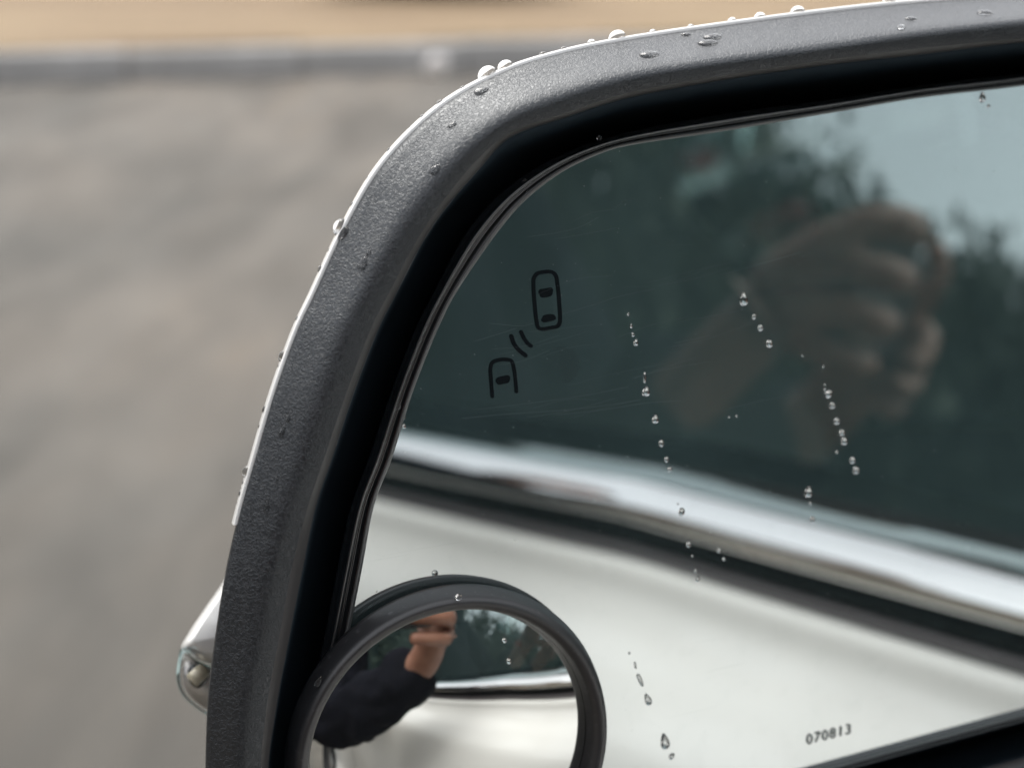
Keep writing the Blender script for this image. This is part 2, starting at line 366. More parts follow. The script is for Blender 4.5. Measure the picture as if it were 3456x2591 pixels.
V, F = loft(rings, True, flip=True); mesh_obj("glass_edge", V, F, material("ground_glass_edge", (.10, .105, .105), .35, spec=.8), mirror_root)
gl = ring(RAD['H'] + 2, 0.0)
o = mesh_obj("mirror_glass", list(gl), [tuple(range(NA))], M['mirror'], mirror_root, smooth=False)
if o.data.polygons[0].normal.dot(Vector(MN)) < 0: o.data.flip_normals()

# housing behind the bezel: white cap above, black shell below
cen3 = U(2750, 1650, 0)
def shell_ring(k, depth, extra=0):
    r = ring(RAD['A'] + extra, EDGE - .001); c = r.mean(0)
    return c + (r - c) * k - MN * depth
SH = [(1, 0, 14), (1, .0012, 14), (.985, .006, 12), (.94, .018, 8), (.86, .035, 0), (.72, .055, 0), (.5, .070, 0), (.2, .078, 0), (.02, .079, 0)]
rings = [ring(RAD['A'] - 1, EDGE - .0002), ring(RAD['A'] + 9, EDGE - .0002)] + [shell_ring(k, d, e) for k, d, e in SH]
px = np.array([(CEN[0] + RAD['A'][i] * math.cos(TH[i]), CEN[1] + RAD['A'][i] * math.sin(TH[i])) for i in range(NA)])
upper = [(p[1] < 1776 + (p[0] - 798) * .12) for p in px]
V, F = loft(rings, True, flip=True)
Fw = [f for f in F if upper[min(i % NA for i in f)]]
capo = MB().add(V, Fw); 
def compact(V, F):
    used = sorted({i for f in F for i in f}); mp = {a: b for b, a in enumerate(used)}
    return [V[i] for i in used], [tuple(mp[i] for i in f) for f in F]
cv, cf = compact(V, Fw); fix_normals(mesh_obj("cap", cv, cf, M['white_paint'], mirror_root))
rings = [ring(RAD['A'] - 2, EDGE - .0015)] + [shell_ring(k, d, e - 16) for k, d, e in SH[1:]]
V, F = loft(rings, True, flip=True); cv, cf = compact(V, [f for f in F if not upper[min(i % NA for i in f)]])
fix_normals(mesh_obj("lower_shell", cv, cf, M['black_smooth'], mirror_root))
# foot that carries the mirror on the door
MB().tube([U(4300, 2000, -.05), U(4300, 2000, -.05) + np.array([.05, .03, -.05]), (0.30, .31, CAM_Z - .20)], [.03, .026, .03], 16).build("mounting_arm", M['black_smooth'], mirror_root)

# turn lamp bulging out of the shell's outboard side
def blister(outline, levels, name, mat, parent=mirror_root, cap=True):
    c = catmull(outline, 6); cc = c.mean(0); rings = []
    for h, k in levels: rings.append([U(*(cc + (p - cc) * k), h) for p in c])
    V, F = loft(rings, True, cap, cap); return fix_normals(mesh_obj(name, V, F, mat, parent))
lamp = empty("turn_lamp", np.array(U(660, 2250, -.03)) - root_loc(mirror_root)); lamp.parent = mirror_root
blister([(800,1880),(752,1965),(690,2055),(640,2130),(612,2188),(640,2212),(714,2243),(800,2260),(900,2150),(900,1950)], [(-.021, .66), (-.025, .85), (-.031, .97), (-.040, 1.0), (-.047, .9)], "lamp_hood", material("sky_lit_glossy_white_plastic", (.88, .88, .86), .15, spec=.6), lamp)  # whiter than the cap paint: sky glare on the hood put into colour
blister([(612,2186),(598,2235),(594,2284),(604,2325),(625,2357),(699,2413),(800,2450),(860,2350),(840,2265),(714,2246),(650,2218)], [(-.024, .86), (-.027, .97), (-.032, 1), (-.040, 1), (-.045, .88)], "lens", M['clear_lens'], lamp)
blister([(628,2230),(618,2290),(640,2345),(700,2392),(800,2420),(820,2270),(714,2255)], [(-.0385, 1), (-.0392, .98)], "reflector", M['reflector'], lamp)
MB().tube([U(648, 2296, -.0335), U(690, 2258, -.0345)], [.0014, .0014], 12).build("bulb", M['bulb'], lamp)
blister([(634,2262),(642,2246),(690,2242),(704,2285),(668,2322),(640,2302)], [(-.0366, 1), (-.0376, .9)], "bulb_socket", M['black_gloss'], lamp)

# printed blind-spot symbol, sensor dots and etched digits on the glass
def stroke(pts, wpx, closed, h, n=6):
    c = catmull(pts, n, closed) if len(pts) > 2 else np.array(pts, float); k = len(c); Lp = []; Rp = []
    for i in range(k):
        a = c[(i - 1) % k] if (closed or i) else c[i]; b = c[(i + 1) % k] if (closed or i < k - 1) else c[i]
        t = (b - a) / np.linalg.norm(b - a); nn = np.array([-t[1], t[0]]) * wpx / 2; Lp.append(c[i] + nn); Rp.append(c[i] - nn)
    V = [U(*p, h) for p in Lp] + [U(*p, h) for p in Rp]; m_ = k if closed else k - 1
    F = [(i, (i + 1) % k, k + (i + 1) % k, k + i) for i in range(m_)]
    if not closed:
        for e, s in ((0, -1), (k - 1, 1)):
            t = c[1] - c[0] if e == 0 else c[-1] - c[-2]; t = t / np.linalg.norm(t) * s; nn = np.array([-t[1], t[0]]); b = len(V)
            V += [U(*(c[e] + wpx / 2 * (nn * math.cos(q) + t * math.sin(q))), h) for q in np.linspace(0, math.pi, 7)]; F.append(tuple(range(b, b + 7)))
    return V, F
z3 = lambda P: [(1600 + x / 3.014, 850 + y / 3.014) for x, y in P]
sym = empty("warning_symbol", np.array(U(1780, 1130, 0)) - root_loc(mirror_root)); sym.parent = mirror_root
HS = .00012
def sym_piece(name, parts):
    q = MB()
    for V, F in parts: q.add(V, F)
    mesh_obj(name, q.v, q.f, M['print'], sym, False)
poly = lambda P: ([U(*p, HS) for p in catmull(z3(P), 4)], [tuple(range(len(P) * 4))])
sym_piece("car_symbol", [stroke(z3([(610,270),(640,225),(700,207),(790,205),(830,235),(850,330),(868,520),(873,720),(850,757),(800,770),(690,785),(655,770),(637,700),(615,500),(606,350)]), 12.5, True, HS),
    poly([(657,410),(670,385),(720,374),(790,365),(805,385),(795,435),(775,452),(690,465),(675,450)]), poly([(687,705),(697,670),(710,648),(800,635),(820,645),(833,675),(825,690),(700,715)])])
sym_piece("radar_wave", [stroke(z3([(380,858),(405,930),(455,995),(525,1053)]), 14, False, HS), stroke(z3([(480,815),(508,875),(545,928),(580,957)]), 13, False, HS)])
sym_piece("car_symbol", [stroke(z3([(187,1470),(174,1300),(170,1170),(190,1125),(250,1100),(330,1095),(380,1108),(402,1160),(420,1280),(432,1420)]), 12, False, HS), poly([(222,1305),(240,1280),(290,1265),(350,1255),(368,1275),(355,1325),(300,1342),(250,1350),(232,1335)])])
q = MB()
for i in range(-9, 10):
    for j in range(-9, 10):
        x, y = 890 + i * 22 + j * 3, 1150 + j * 22 - i * 3
        if math.hypot(x - 890, y - 1150) > 190: continue
        r = (1.35 if x > 880 + j * 5 else .75)
        c = z3([(x, y)])[0]; q.add([U(c[0] + r * math.cos(a), c[1] + r * math.sin(a), HS) for a in np.linspace(0, 2 * math.pi, 7, endpoint=False)], [tuple(range(7))])
o = mesh_obj("sensor_dots", q.v, q.f, M['dots'], mirror_root, False); o["kind"] = "stuff"
tcu = bpy.data.curves.new("digits", 'FONT'); tcu.body = "070813"; tcu.size = 1; tcu.space_character = 1.14; tcu.resolution_u = 4
to = bpy.data.objects.new("digits_tmp", tcu); COL.objects.link(to); bpy.context.view_layer.update()
tm = to.to_mesh(); tv = np.array([v.co[:] for v in tm.vertices]); tf = [tuple(p.vertices) for p in tm.polygons]; to.to_mesh_clear(); bpy.data.objects.remove(to)
x0, x1, y0, y1 = tv[:, 0].min(), tv[:, 0].max(), tv[:, 1].min(), tv[:, 1].max()
dv = np.array([149., -38.]); uv = np.array([1.5, -34.])
V = [U(*(np.array([2723., 2513.]) + dv * (v[0] - x0) / (x1 - x0) + uv * (v[1] - y0) / (y1 - y0)), .0002) for v in tv]
mesh_obj("etched_digits", V, tf, M['etch'], mirror_root, False)
# hairline scratches
q = MB()
for i in range(26):
    x, y = rng.uniform(1500, 2500), rng.uniform(700, 1450); ln = rng.uniform(60, 330); sl = -.22 + rng.normal() * .07; bow = rng.normal() * 8
    if x < 1900 - (y - 700) * .55: continue
    q.add(*stroke([(x, y), (x + ln * .5, y + sl * ln * .5 + bow), (x + ln, y + sl * ln)], rng.uniform(.25, .5), False, HS))
for P in ([(1600,1383),(1750,1365),(1880,1348),(2000,1330),(2120,1305)], [(1560,1412),(1700,1398),(1850,1388),(2010,1372),(2160,1350)], [(1600,1152),(1690,1125),(1740,1108)], [(1895,1060),(2000,1030),(2080,1003),(2210,975)], [(1780,800),(1880,785),(1960,765),(2020,733)], [(1880,1400),(2040,1382),(2180,1360),(2300,1352)], [(1650,1090),(1760,1100),(1800,1092)], [(2230,1610),(2350,1650),(2420,1640)]):
    q.add(*stroke(P, .55, False, HS))
o = mesh_obj("scratches", q.v, q.f, material("pale_scratch", (.17, .20, .205), .5), mirror_root, False); o["kind"] = "stuff"

q = MB(); nd = 0
while nd < 420:
    x, y = rng.uniform(1150, 3400), rng.uniform(350, 2560)
    if rng.uniform() > (1.0 if x < 2300 else .45): continue
    th = math.atan2(y - CEN[1], x - CEN[0])
    if math.hypot(x - CEN[0], y - CEN[1]) > np.interp(th, TH, RAD['H'], period=2 * math.pi) - 12: continue
    nd += 1; rd = rng.choice([.7, .9, 1.2, 1.7], p=[.4, .35, .2, .05]); el = rng.choice([1, 1, 2.5], p=[.6, .3, .1]); a0 = rng.uniform(0, 3.14)
    pts = [(x + rd * (el * math.cos(a) * math.cos(a0) - math.sin(a) * math.sin(a0)), y + rd * (el * math.cos(a) * math.sin(a0) + math.sin(a) * math.cos(a0))) for a in np.linspace(0, 2 * math.pi, 6, endpoint=False)]
    q.add([U(*p, .00008) for p in pts], [tuple(range(6))])
o = mesh_obj("dust_specks", q.v, q.f, material("pale_dust", (.34, .35, .34), .8), mirror_root, False); o["kind"] = "stuff"

# ------------------------------------------------------------------ stick-on blind-spot mirror
SC = P0 + EX * -.01458 + EY * -.0567
spot = empty("blind_spot_mirror", SC, label="round stick-on convex blind spot mirror in a black rim", cat="mirror")
AN = np.linspace(0, 2 * math.pi, 128, endpoint=False)
def sring(r, h): return [SC + MN * h + r * (math.cos(a) * EX + math.sin(a) * EY) for a in AN]
V, F = loft([sring(.0215, .0014), sring(.0258, .0014), sring(.0266, .0019), sring(.0266, .0028), sring(.0262, .0044), sring(.0259, .0053), sring(.0257, .0058), sring(.0252, .0063), sring(.0247, .0064), sring(.0241, .0061), sring(.0236, .0056), sring(.0234, .0050), sring(.0230, .0034)], True)
fix_normals(mesh_obj("rim", V, F, M['rim_plastic'], spot))
V, F = loft([sring(.0205, .0001), sring(.0205, .0021)], True, True, True); fix_normals(mesh_obj("adhesive_base", V, F, M['black_smooth'], spot, False))
RC = .093; ap = .0062
rr = np.linspace(.0233, .0004, 26)
V, F = loft([sring(r, ap - (RC - math.sqrt(RC * RC - r * r))) for r in rr], True, cap1=True)
cg = fix_normals(mesh_obj("convex_glass", V, F, M['spot_mirror'], spot))
if cg.data.polygons[0].normal.dot(Vector(MN)) < 0: cg.data.flip_normals()

# ------------------------------------------------------------------ the white car whose flank shows in the mirrors
X0 = .25
TAU = R(7)
def zw(y):      # height of the chrome's upper edge
    y = np.clip(y, -3, 1.3); s = -.144 - .12 * y
    if y < -.45: s = -.144 + .12 * .45 + (-.45 - y) * .045
    if y > -.05: s -= .07 * (min(y, .3) + .05)
    if y > .3: s = -.1685 - .036 - (y - .3) * .06
    return CAM_Z + s
def plan(y):
    if y > -.45 and y <= .55: return .10 * (y + .45) ** 2
    if y > .55: return .10 + .20 * (y - .55) + .34 * ((y - .55) / .75) ** 2
    if y < -2.1: return .22 * ((-2.1 - y) / .75) ** 2
    return 0.0
XC = X0 + .88
car = empty("car", (XC, -.7, 0), label="white car with chrome window trim, seen reflected in the mirrors", cat="car")
def flank(name, profile, ys, mat, drop=None, right=False, parent=None, bow=0.0):
    V = []; F = []; n = len(profile)
    for y in ys:
        for dx, dz in profile:
            x = X0 + plan(y) + dx + bow * max(y + .42, 0) ** 2; V.append((2 * XC - x if right else x, y, zw(y) + dz))
    for i in range(len(ys) - 1):
        for k in range(n - 1):
            if drop and drop(V[i * n + k], V[(i + 1) * n + k + 1]): continue
            F.append((i*n+k, i*n+k+1, (i+1)*n+k+1, (i+1)*n+k))
    return fix_normals(mesh_obj(name, V, F, mat, parent or car))
def sm(pts, per=6): return [tuple(p) for p in catmull(pts, per, False)]
BODY = sm([(.020, -.034), (.008, -.0345), (-.003, -.0375), (-.005, -.050), (-.011, -.062), (-.028, -.080), (-.041, -.098), (-.046, -.125), (-.048, -.19), (-.048, -.27), (-.036, -.36), (-.026, -.44), (-.022, -.50), (-.030, -.56), (-.036, -.62), (-.02, -.70), (.02, -.75)], 5)
WY = (.78, -1.86)
def arch(a, b):
    c = [(a[1] + b[1]) / 2, (a[2] + b[2]) / 2]
    return any(math.hypot(c[0] - wy, c[1] - .33) < .37 for wy in WY)
segs = [("front_wing", np.linspace(1.28, .262, 50)), ("front_door", np.linspace(.256, -.90, 60)), ("rear_door", np.linspace(-.906, -1.62, 50)), ("rear_wing", np.linspace(-1.626, -2.8, 60))]
for right in (False, True):
    for nm, ys in segs: 
        o = flank(nm, BODY, ys, M['white_paint'], arch, right)
    ysW = np.linspace(.20, -2.1, 120)
    CH = [(.020, .0002)]; cx_, cz_ = .0068, .0004
    for e in np.concatenate([np.linspace(64, 46, 19), np.linspace(40, -4, 5), np.linspace(-8, -32, 6)]):
        CH.append((cx_, cz_)); k_ = .00086; cx_ -= math.sin(R(e)) * k_; cz_ -= math.cos(R(e)) * k_
    flank("chrome_strip", CH, ysW, M['chrome'], None, right)
    flank("belt_seal", [(.070, .002), (.045, -.001), (.024, -.0012), (.0185, -.0004)], ysW, M['rubber'], None, right)
    flank("window_gasket", sm([(.012, -.0172), (.001, -.0175), (-.0030, -.0200), (-.0034, -.0245), (-.001, -.0282), (.012, -.0288)], 4), ysW, M['rubber'], None, right)
    flank("window_seal", sm([(.012, -.0288), (.003, -.0289), (-.0015, -.0298), (-.0022, -.0322), (.001, -.0345), (.012, -.0355)], 4), ysW, M['seal'], None, right)
    tt = math.tan(TAU); G = [(.019 + tt * z, z) for z in np.linspace(-.01, .36, 8)]
    flank("window_pane", G, np.linspace(.17, -.855, 40), M['pane'], None, right, None, .095)
    flank("window_pane", G, np.linspace(-.935, -1.60, 10), M['pane'], None, right)
    flank("pillar_trim", [(.010 + tt * z, z) for z in np.linspace(.0, .37, 6)], np.linspace(-.852, -.938, 3), M['black_gloss'], None, right)
    flank("roof_side", sm([(.013 + tt * .355, .355), (.012 + tt * .36, .365), (.03 + tt * .38, .40), (.09, .44), (.18, .47), (.40, .50), (.88, .515)], 4), np.linspace(.0, -2.3, 30), M['white_paint'], None, right)
    flank("rear_pillar", [(.013 + tt * z, z) for z in np.linspace(.0, .37, 6)], np.linspace(-1.60, -2.3, 10), M['white_paint'], None, right)
    # front pillar, door handle, lamps
    sx = (lambda x: 2 * XC - x) if right else (lambda x: x)
    MB().tube([(sx(X0 + .03), .55, zw(.55) + .0), (sx(X0 + .05), .20, zw(.2) + .22), (sx(X0 + .09), -.02, zw(0) + .385)], [.03, .028, .03], 10).build("front_pillar", M['white_paint'], car)
    for hy in (-.76, -1.50):
        zz = zw(hy) - .155
        MB().tube([(sx(X0 - .036), hy - .10, zz + .005), (sx(X0 - .066), hy - .085, zz + .004), (sx(X0 - .074), hy - .02, zz), (sx(X0 - .074), hy + .05, zz - .003), (sx(X0 - .064), hy + .085, zz - .006), (sx(X0 - .036), hy + .10, zz - .006)], [.010, .012, .013, .013, .012, .010], 12).build("door_handle", M['chrome'], car)
        MB().ball((sx(X0 - .034), hy - .01, zz), (.010, .06, .026), 16, 10).build("handle_cup", M['cabin_dark'], car)
    MB().ball((sx(X0 + .26), 1.12, .66), (.17, .14, .07), 18, 12).build("headlight", M['head_lamp'], car)
    MB().ball((sx(X0 + .14), -2.70, .80), (.10, .13, .10), 18, 12).build("tail_light", M['tail_lamp'], car)
    for wy in WY:
        wc = np.array([sx(X0 + .09), wy, .33]); s = -1 if right else 1
        def wr(r, dx): return [wc + np.array([s * dx, r * math.cos(a), r * math.sin(a)]) for a in np.linspace(0, 2 * math.pi, 40, endpoint=False)]
        wh = empty("wheel", wc - root_loc(car)); wh.parent = car
        V, F = loft([wr(.23, -.09), wr(.30, -.11), wr(.325, -.10), wr(.33, -.05), wr(.33, .08), wr(.3, .11), wr(.2, .11)], True); fix_normals(mesh_obj("tyre", V, F, M['tyre'], wh))
        q = MB(); V, F = loft([wr(.235, -.085), wr(.225, -.09), wr(.215, -.06), wr(.21, .05)], True); q.add(V, F)
        for k in range(5):
            a = 2 * math.pi * k / 5; q.tube([wc + np.array([-s * .07, .02 * math.cos(a), .02 * math.sin(a)]), wc + np.array([-s * .075, .22 * math.cos(a), .22 * math.sin(a)])], [.035, .022], 8)
        q.build("rim", M['alloy'], wh)
        V, F = loft([wr(.375, -.135), wr(.355, -.14), wr(.35, -.10), wr(.36, .1)], True); F = [f for f in F if min(V[i][2] for i in f) > .2]
        fix_normals(mesh_obj("arch_trim", *compact(V, F), M['black_smooth'], car))
# bonnet, nose, tail, screens, roof middle, cabin
def sheet(name, fn, nu, nv, mat, parent=car):
    V = [fn(u, v) for u in np.linspace(0, 1, nu) for v in np.linspace(0, 1, nv)]
    F = [(i*nv+j, i*nv+j+1, (i+1)*nv+j+1, (i+1)*nv+j) for i in range(nu-1) for j in range(nv-1)]
    return fix_normals(mesh_obj(name, V, F, mat, parent))
def span(y, z, v, inset, crown): 
    xl = X0 + plan(y) + inset; xr = 2 * XC - xl; return (xl + (xr - xl) * v, y, z + crown * (1 - (2 * v - 1) ** 2))
sheet("bonnet", lambda u, v: span(1.28 - 1.0 * u, zw(1.28 - 1.0 * u) - .036 - .03 * (1 - u) ** 3, v, .02, .06), 20, 24, M['white_paint'])
sheet("front_bumper", lambda u, v: (lambda y: span(y, .22 + .56 * u, v, .0, .0))(1.28 + .10 * math.sin(math.pi * (.2 + .6 * u)) * (1 - (2 * v - 1) ** 4)), 12, 24, M['white_paint'])
sheet("grille", lambda u, v: (X0 + .5 + .76 * v, 1.395 - .02 * u, .42 + .22 * u), 6, 12, M['black_smooth'])
sheet("rear_bumper", lambda u, v: (lambda y: span(y, .25 + .80 * u, v, .0, .0))(-2.80 - .08 * math.sin(math.pi * (.2 + .6 * u)) * (1 - (2 * v - 1) ** 4)), 12, 24, M['white_paint'])
sheet("windscreen", lambda u, v: span(.60 - .62 * u, zw(.5) + .0 + .43 * u, v, .05 + .05 * u, .05), 12, 16, M['pane'])
sheet("rear_window", lambda u, v: span(-2.78 + .5 * u, 1.05 + .45 * u, v, .03 + .08 * u, .03), 12, 16, M['pane'])
sheet("parcel_shelf", lambda u, v: span(-2.72 + .75 * u, 1.02, v, .06, .0), 4, 8, M['cabin_dark'])
dk = MB().box((X0 + .045, -2.7, .30), (2 * XC - X0 - .045, .55, .74)); dk.build("cabin_floor", M['cabin_dark'], car, False)
sheet("dashboard", lambda u, v: span(.62 - .38 * u, .90 - .06 * u * u, v, .06, .02), 8, 16, M['cabin_dark'])
sheet("headliner", lambda u, v: span(-.02 - 2.2 * u, zw(-.02 - 2.2 * u) + .395, v, .12, .03), 8, 8, M['cabin_seat'])
for sx_ in (X0 + .42, XC + .46):
    for sy in (-.45, -1.25):
        q = MB(); V, F = [], []
        st = empty("seat", np.array((sx_, sy, .7)) - root_loc(car)); st.parent = car
        rings = []
        for k, (yy, zz, hw, th) in enumerate([(sy, .70, .23, .07), (sy - .04, .85, .25, .075), (sy - .10, 1.02, .235, .065), (sy - .15, 1.14, .17, .05), (sy - .16, 1.17, .10, .03)]):
            rings.append([(sx_ + hw * np.sign(math.cos(a)) * abs(math.cos(a)) ** .5, yy + th * np.sign(math.sin(a)) * abs(math.sin(a)) ** .6, zz) for a in np.linspace(0, 2 * math.pi, 24, endpoint=False)])
        V, F = loft(rings, True, True, True); fix_normals(mesh_obj("backrest", V, F, M['cabin_seat'], st))
        MB().ball((sx_, sy - .165, 1.27), (.13, .05, .085), 18, 12).build("headrest", M['cabin_seat'], st)
        MB().tube([(sx_ - .05, sy - .16, 1.15), (sx_ - .05, sy - .165, 1.22)], .007, 8).build("headrest_post", M['chrome'], st)
        MB().tube([(sx_ + .05, sy - .16, 1.15), (sx_ + .05, sy - .165, 1.22)], .007, 8).build("headrest_post", M['chrome'], st)
V, F = loft([[np.array([X0 + .42 + .19 * math.cos(a), .06 + .05 * math.sin(a), .93 + .17 * math.sin(a)]) + np.array([0, .017 * math.sin(b), 0]) + .017 * math.cos(b) * np.array([math.cos(a), 0, math.sin(a)]) for b in np.linspace(0, 2 * math.pi, 8, endpoint=False)] for a in np.linspace(0, 2 * math.pi, 33)], True)
fix_normals(mesh_obj("steering_wheel", V, F, M['cabin_dark'], car))

# ------------------------------------------------------------------ photographer and phone
m = M['skin'] = material("skin", (.50, .26, .17), .5, Subsurface_Weight=.08)
L(m, ramp(m, noise(m, 40, 3), [(.3, (.22, .10, .066)), (.7, (.30, .15, .10))]), base(m))
m = M['jacket'] = material("dark_navy_jacket", (.006, .0065, .010), .9, spec=.06); bump(m, noise(m, 60, 3), .4, .006)
M['trousers'] = material("dark_trousers", (.02, .022, .028), .9)
M['hair'] = material("dark_hair", (.02, .014, .01), .6)
M['phone'] = material("dark_phone_back", (.02, .022, .025), .25, coat=.4)
M['lens_glass'] = material("phone_lens_glass", (.004, .004, .006), .05)
person = empty("person", (-.15, -.75, 0), label="person in a dark jacket holding up a phone, reflected in the mirrors", cat="person")
def skin(name, joints, edges, mat, parent, sub=2):
    me = bpy.data.meshes.new(name); off = root_loc(parent); names = list(joints)
    me.from_pydata([tuple(np.asarray(joints[k][0]) - off) for k in names], [(names.index(a), names.index(b)) for a, b in edges], [])
    o = bpy.data.objects.new(name, me); COL.objects.link(o); o.parent = parent
    sk = o.modifiers.new("skin", 'SKIN'); sk.use_smooth_shade = True
    for i, k in enumerate(names):
        r = joints[k][1]; r = (r, r) if not hasattr(r, '__len__') else r
        me.skin_vertices[0].data[i].radius = r
    me.skin_vertices[0].data[0].use_root = True
    sb = o.modifiers.new("sub", 'SUBSURF'); sb.levels = sub; sb.render_levels = sub
    me.materials.append(mat); return o
W0 = C2W
def W(x, y, z): return W0(.126 + (x - .132) * 1.12, -.02 + (y + .02) * 1.28, .003 + (z - .003) * (1.28 if z > .003 else 1.1))
sho_r = np.array([.13, -.52, CAM_Z + .22]); elb_r = np.array([.04, -.33, CAM_Z - .185]); wri = W(.158, -.093, .055); cuff = wri + nz(elb_r - wri) * .004
sho_l = np.array([-.22, -.62, CAM_Z + .22]); elb_l = np.array([-.30, -.36, CAM_Z - .16]); wri_l = W0(-.075, -.100, .062)
J = {'pelvis': ((-0.200, -.80, 0.900), (.13, .10)), 'waist': ((-0.200, -.74, 1.020), (.13, .10)), 'chest': ((-0.100, -.62, 1.260), (.15, .11)), 'neck': ((0.010, -.55, 1.370), .055), 'chin': ((0.060, -.50, 1.420), .06), 'head': ((0.070, -.49, 1.500), (.078, .09)), 'crown': ((0.070, -.50, 1.570), (.06, .07)),
     'sr': (sho_r, .06), 'er': (elb_r, .042), 'wr': (wri, (.029, .023)), 'p1': (W(.158, -.070, .042), .027), 'p2': (W(.154, -.018, .024), .0185), 'p3': (W(.155, -.046, .024), .0185),
     'sl': (sho_l, .06), 'el': (elb_l, .042), 'wl': (wri_l, (.028, .022)), 'pl': (W0(-.058, -.076, .044), .026), 'pm': (W0(-.052, -.024, .022), .018), 'pn': (W0(-.053, -.052, .024), .018),
     'hr': ((-0.100, -.80, 0.860), .085), 'kr': ((-0.070, -.72, 0.470), .06), 'ar': ((-0.080, -.82, 0.090), .045), 'tr': ((-0.080, -.66, 0.040), .04),
     'hl': ((-0.300, -.80, 0.860), .085), 'kl': ((-0.330, -.74, 0.470), .06), 'al': ((-0.340, -.86, 0.090), .045), 'tl': ((-0.340, -.70, 0.040), .04)}
ED = [('pelvis','waist'),('waist','chest'),('chest','neck'),('neck','chin'),('chin','head'),('head','crown'),('chest','sr'),('sr','er'),('er','wr'),('wr','p1'),('p1','p2'),('p1','p3'),('chest','sl'),('sl','el'),('el','wl'),('wl','pl'),('pl','pm'),('pl','pn'),
      ('pelvis','hr'),('hr','kr'),('kr','ar'),('ar','tr'),('pelvis','hl'),('hl','kl'),('kl','al'),('al','tl')]
fingers = {'index': [(.154,-.006,.006),(.140,.002,-.010),(.110,.006,-.010),(.086,.006,-.006)], 'middle': [(.156,-.024,.006),(.142,-.020,-.012),(.108,-.016,-.012),(.080,-.015,-.006)],
           'ring': [(.156,-.042,.008),(.143,-.041,-.011),(.111,-.037,-.011),(.086,-.035,-.006)], 'little': [(.155,-.060,.014),(.143,-.060,-.007),(.117,-.057,-.009),(.098,-.055,-.005)],
           'thumb': [(.150,-.055,.034),(.136,-.034,.034),(.116,-.022,.024),(.098,-.018,.017)]}
for nme, pts in fingers.items():
    for i, pnt in enumerate(pts):
        J[nme + str(i)] = (W(*pnt), (.0118, .0108, .0100, .0085)[i] if nme != 'little' else (.0100, .0093, .0088, .0076)[i])
        ED.append((nme + str(i - 1), nme + str(i)) if i else ({'thumb': 'p1', 'index': 'p2', 'middle': 'p2'}.get(nme, 'p3'), nme + '0'))
left = {'li': [(-.044,-.006,.008),(-.040,.010,-.004),(-.036,.028,.002),(-.030,.030,.012)], 'lm': [(-.044,-.024,.006),(-.036,-.026,-.010),(-.022,-.046,-.010),(-.010,-.054,-.006)],
        'lr': [(-.044,-.044,.010),(-.036,-.052,-.008),(-.016,-.064,-.009),(.002,-.066,-.004)], 'll': [(-.042,-.062,.016),(-.032,-.073,-.004),(-.014,-.080,-.004),(0,-.080,.003)],
        'lt': [(-.044,-.054,.040),(-.028,-.036,.036),(-.008,-.028,.025),(.010,-.024,.020)]}
for nme, pts in left.items():
    for i, pnt in enumerate(pts):
        J[nme + str(i)] = (W0(*pnt), (.0110, .0102, .0095, .0080)[i])
        ED.append((nme + str(i - 1), nme + str(i)) if i else ({'lt': 'pl', 'li': 'pm', 'lm': 'pm'}.get(nme, 'pn'), nme + '0'))
skin("body", J, ED, M['skin'], person, 2)
JK = {'hem': ((-0.200, -.80, 0.840), (.165, .125)), 'waist': ((-0.200, -.74, 1.020), (.165, .13)), 'chest': ((-0.100, -.63, 1.250), (.185, .14)), 'collar': ((-0.050, -.57, 1.355), .075),
      'sr': (sho_r, .078), 'ur': ((sho_r + elb_r) / 2, .078), 'er': (elb_r, .075), 'fr': ((elb_r + cuff) / 2, .066), 'cr': (cuff, .045), 'sl': (sho_l, .078), 'el': (elb_l, .060), 'cl': (wri_l + nz(elb_l - wri_l) * .01, .042)}
skin("jacket", JK, [('hem','waist'),('waist','chest'),('chest','collar'),('chest','sr'),('sr','ur'),('ur','er'),('er','fr'),('fr','cr'),('chest','sl'),('sl','el'),('el','cl')], M['jacket'], person)
tx = bpy.data.textures.new("cloth_folds", 'CLOUDS'); tx.noise_scale = .055; tx.noise_depth = 1
jo = [o for o in person.children if o.name == "jacket"][0]; jo.modifiers["sub"].levels = jo.modifiers["sub"].render_levels = 4
dm = jo.modifiers.new("folds", 'DISPLACE'); dm.texture = tx; dm.texture_coords = 'LOCAL'; dm.strength = .03; dm.mid_level = .5
skin("trousers", {'p': ((-0.200, -.80, 0.880), (.15, .115)), 'hr': ((-0.100, -.80, 0.800), .10), 'kr': ((-0.070, -.72, 0.470), .075), 'ar': ((-0.080, -.82, 0.100), .06), 'hl': ((-0.300, -.80, 0.800), .10), 'kl': ((-0.330, -.74, 0.470), .075), 'al': ((-0.340, -.86, 0.100), .06)},
     [('p','hr'),('hr','kr'),('kr','ar'),('p','hl'),('hl','kl'),('kl','al')], M['trousers'], person)
for x, y in ((-.08, -.72), (-.34, -.76)): MB().ball((x, y, .045), (.05, .14, .045), 16, 10).build("shoe", M['hair'], person)
hb = MB().ball((0.070, -.52, 1.530), (.088, .098, .088), 24, 16); hb.v = [v for v in hb.v]
hv = [v if not (v[1] > -.47 and v[2] < 1.55) else np.array([v[0], min(v[1], -.50), v[2]]) for v in hb.v]; hb.v = hv; hb.build("hair", M['hair'], person)
MB().ball((0.070, -.405, 1.485), (.013, .018, .018), 12, 8).build("nose", M['skin'], person)
for s in (-1, 1):
    MB().ball((.07 + s * .03, -.412, 1.510), (.013, .008, .007), 12, 8).build("eye", M['lens_glass'], person)
    MB().ball((.07 + s * .080, -.50, 1.495), (.012, .02, .032), 12, 8).build("ear", M['skin'], person)
MB().ball((0.070, -.414, 1.445), (.024, .006, .007), 12, 8).build("mouth", material("lips", (.4, .16, .13), .5), person)
W = C2W
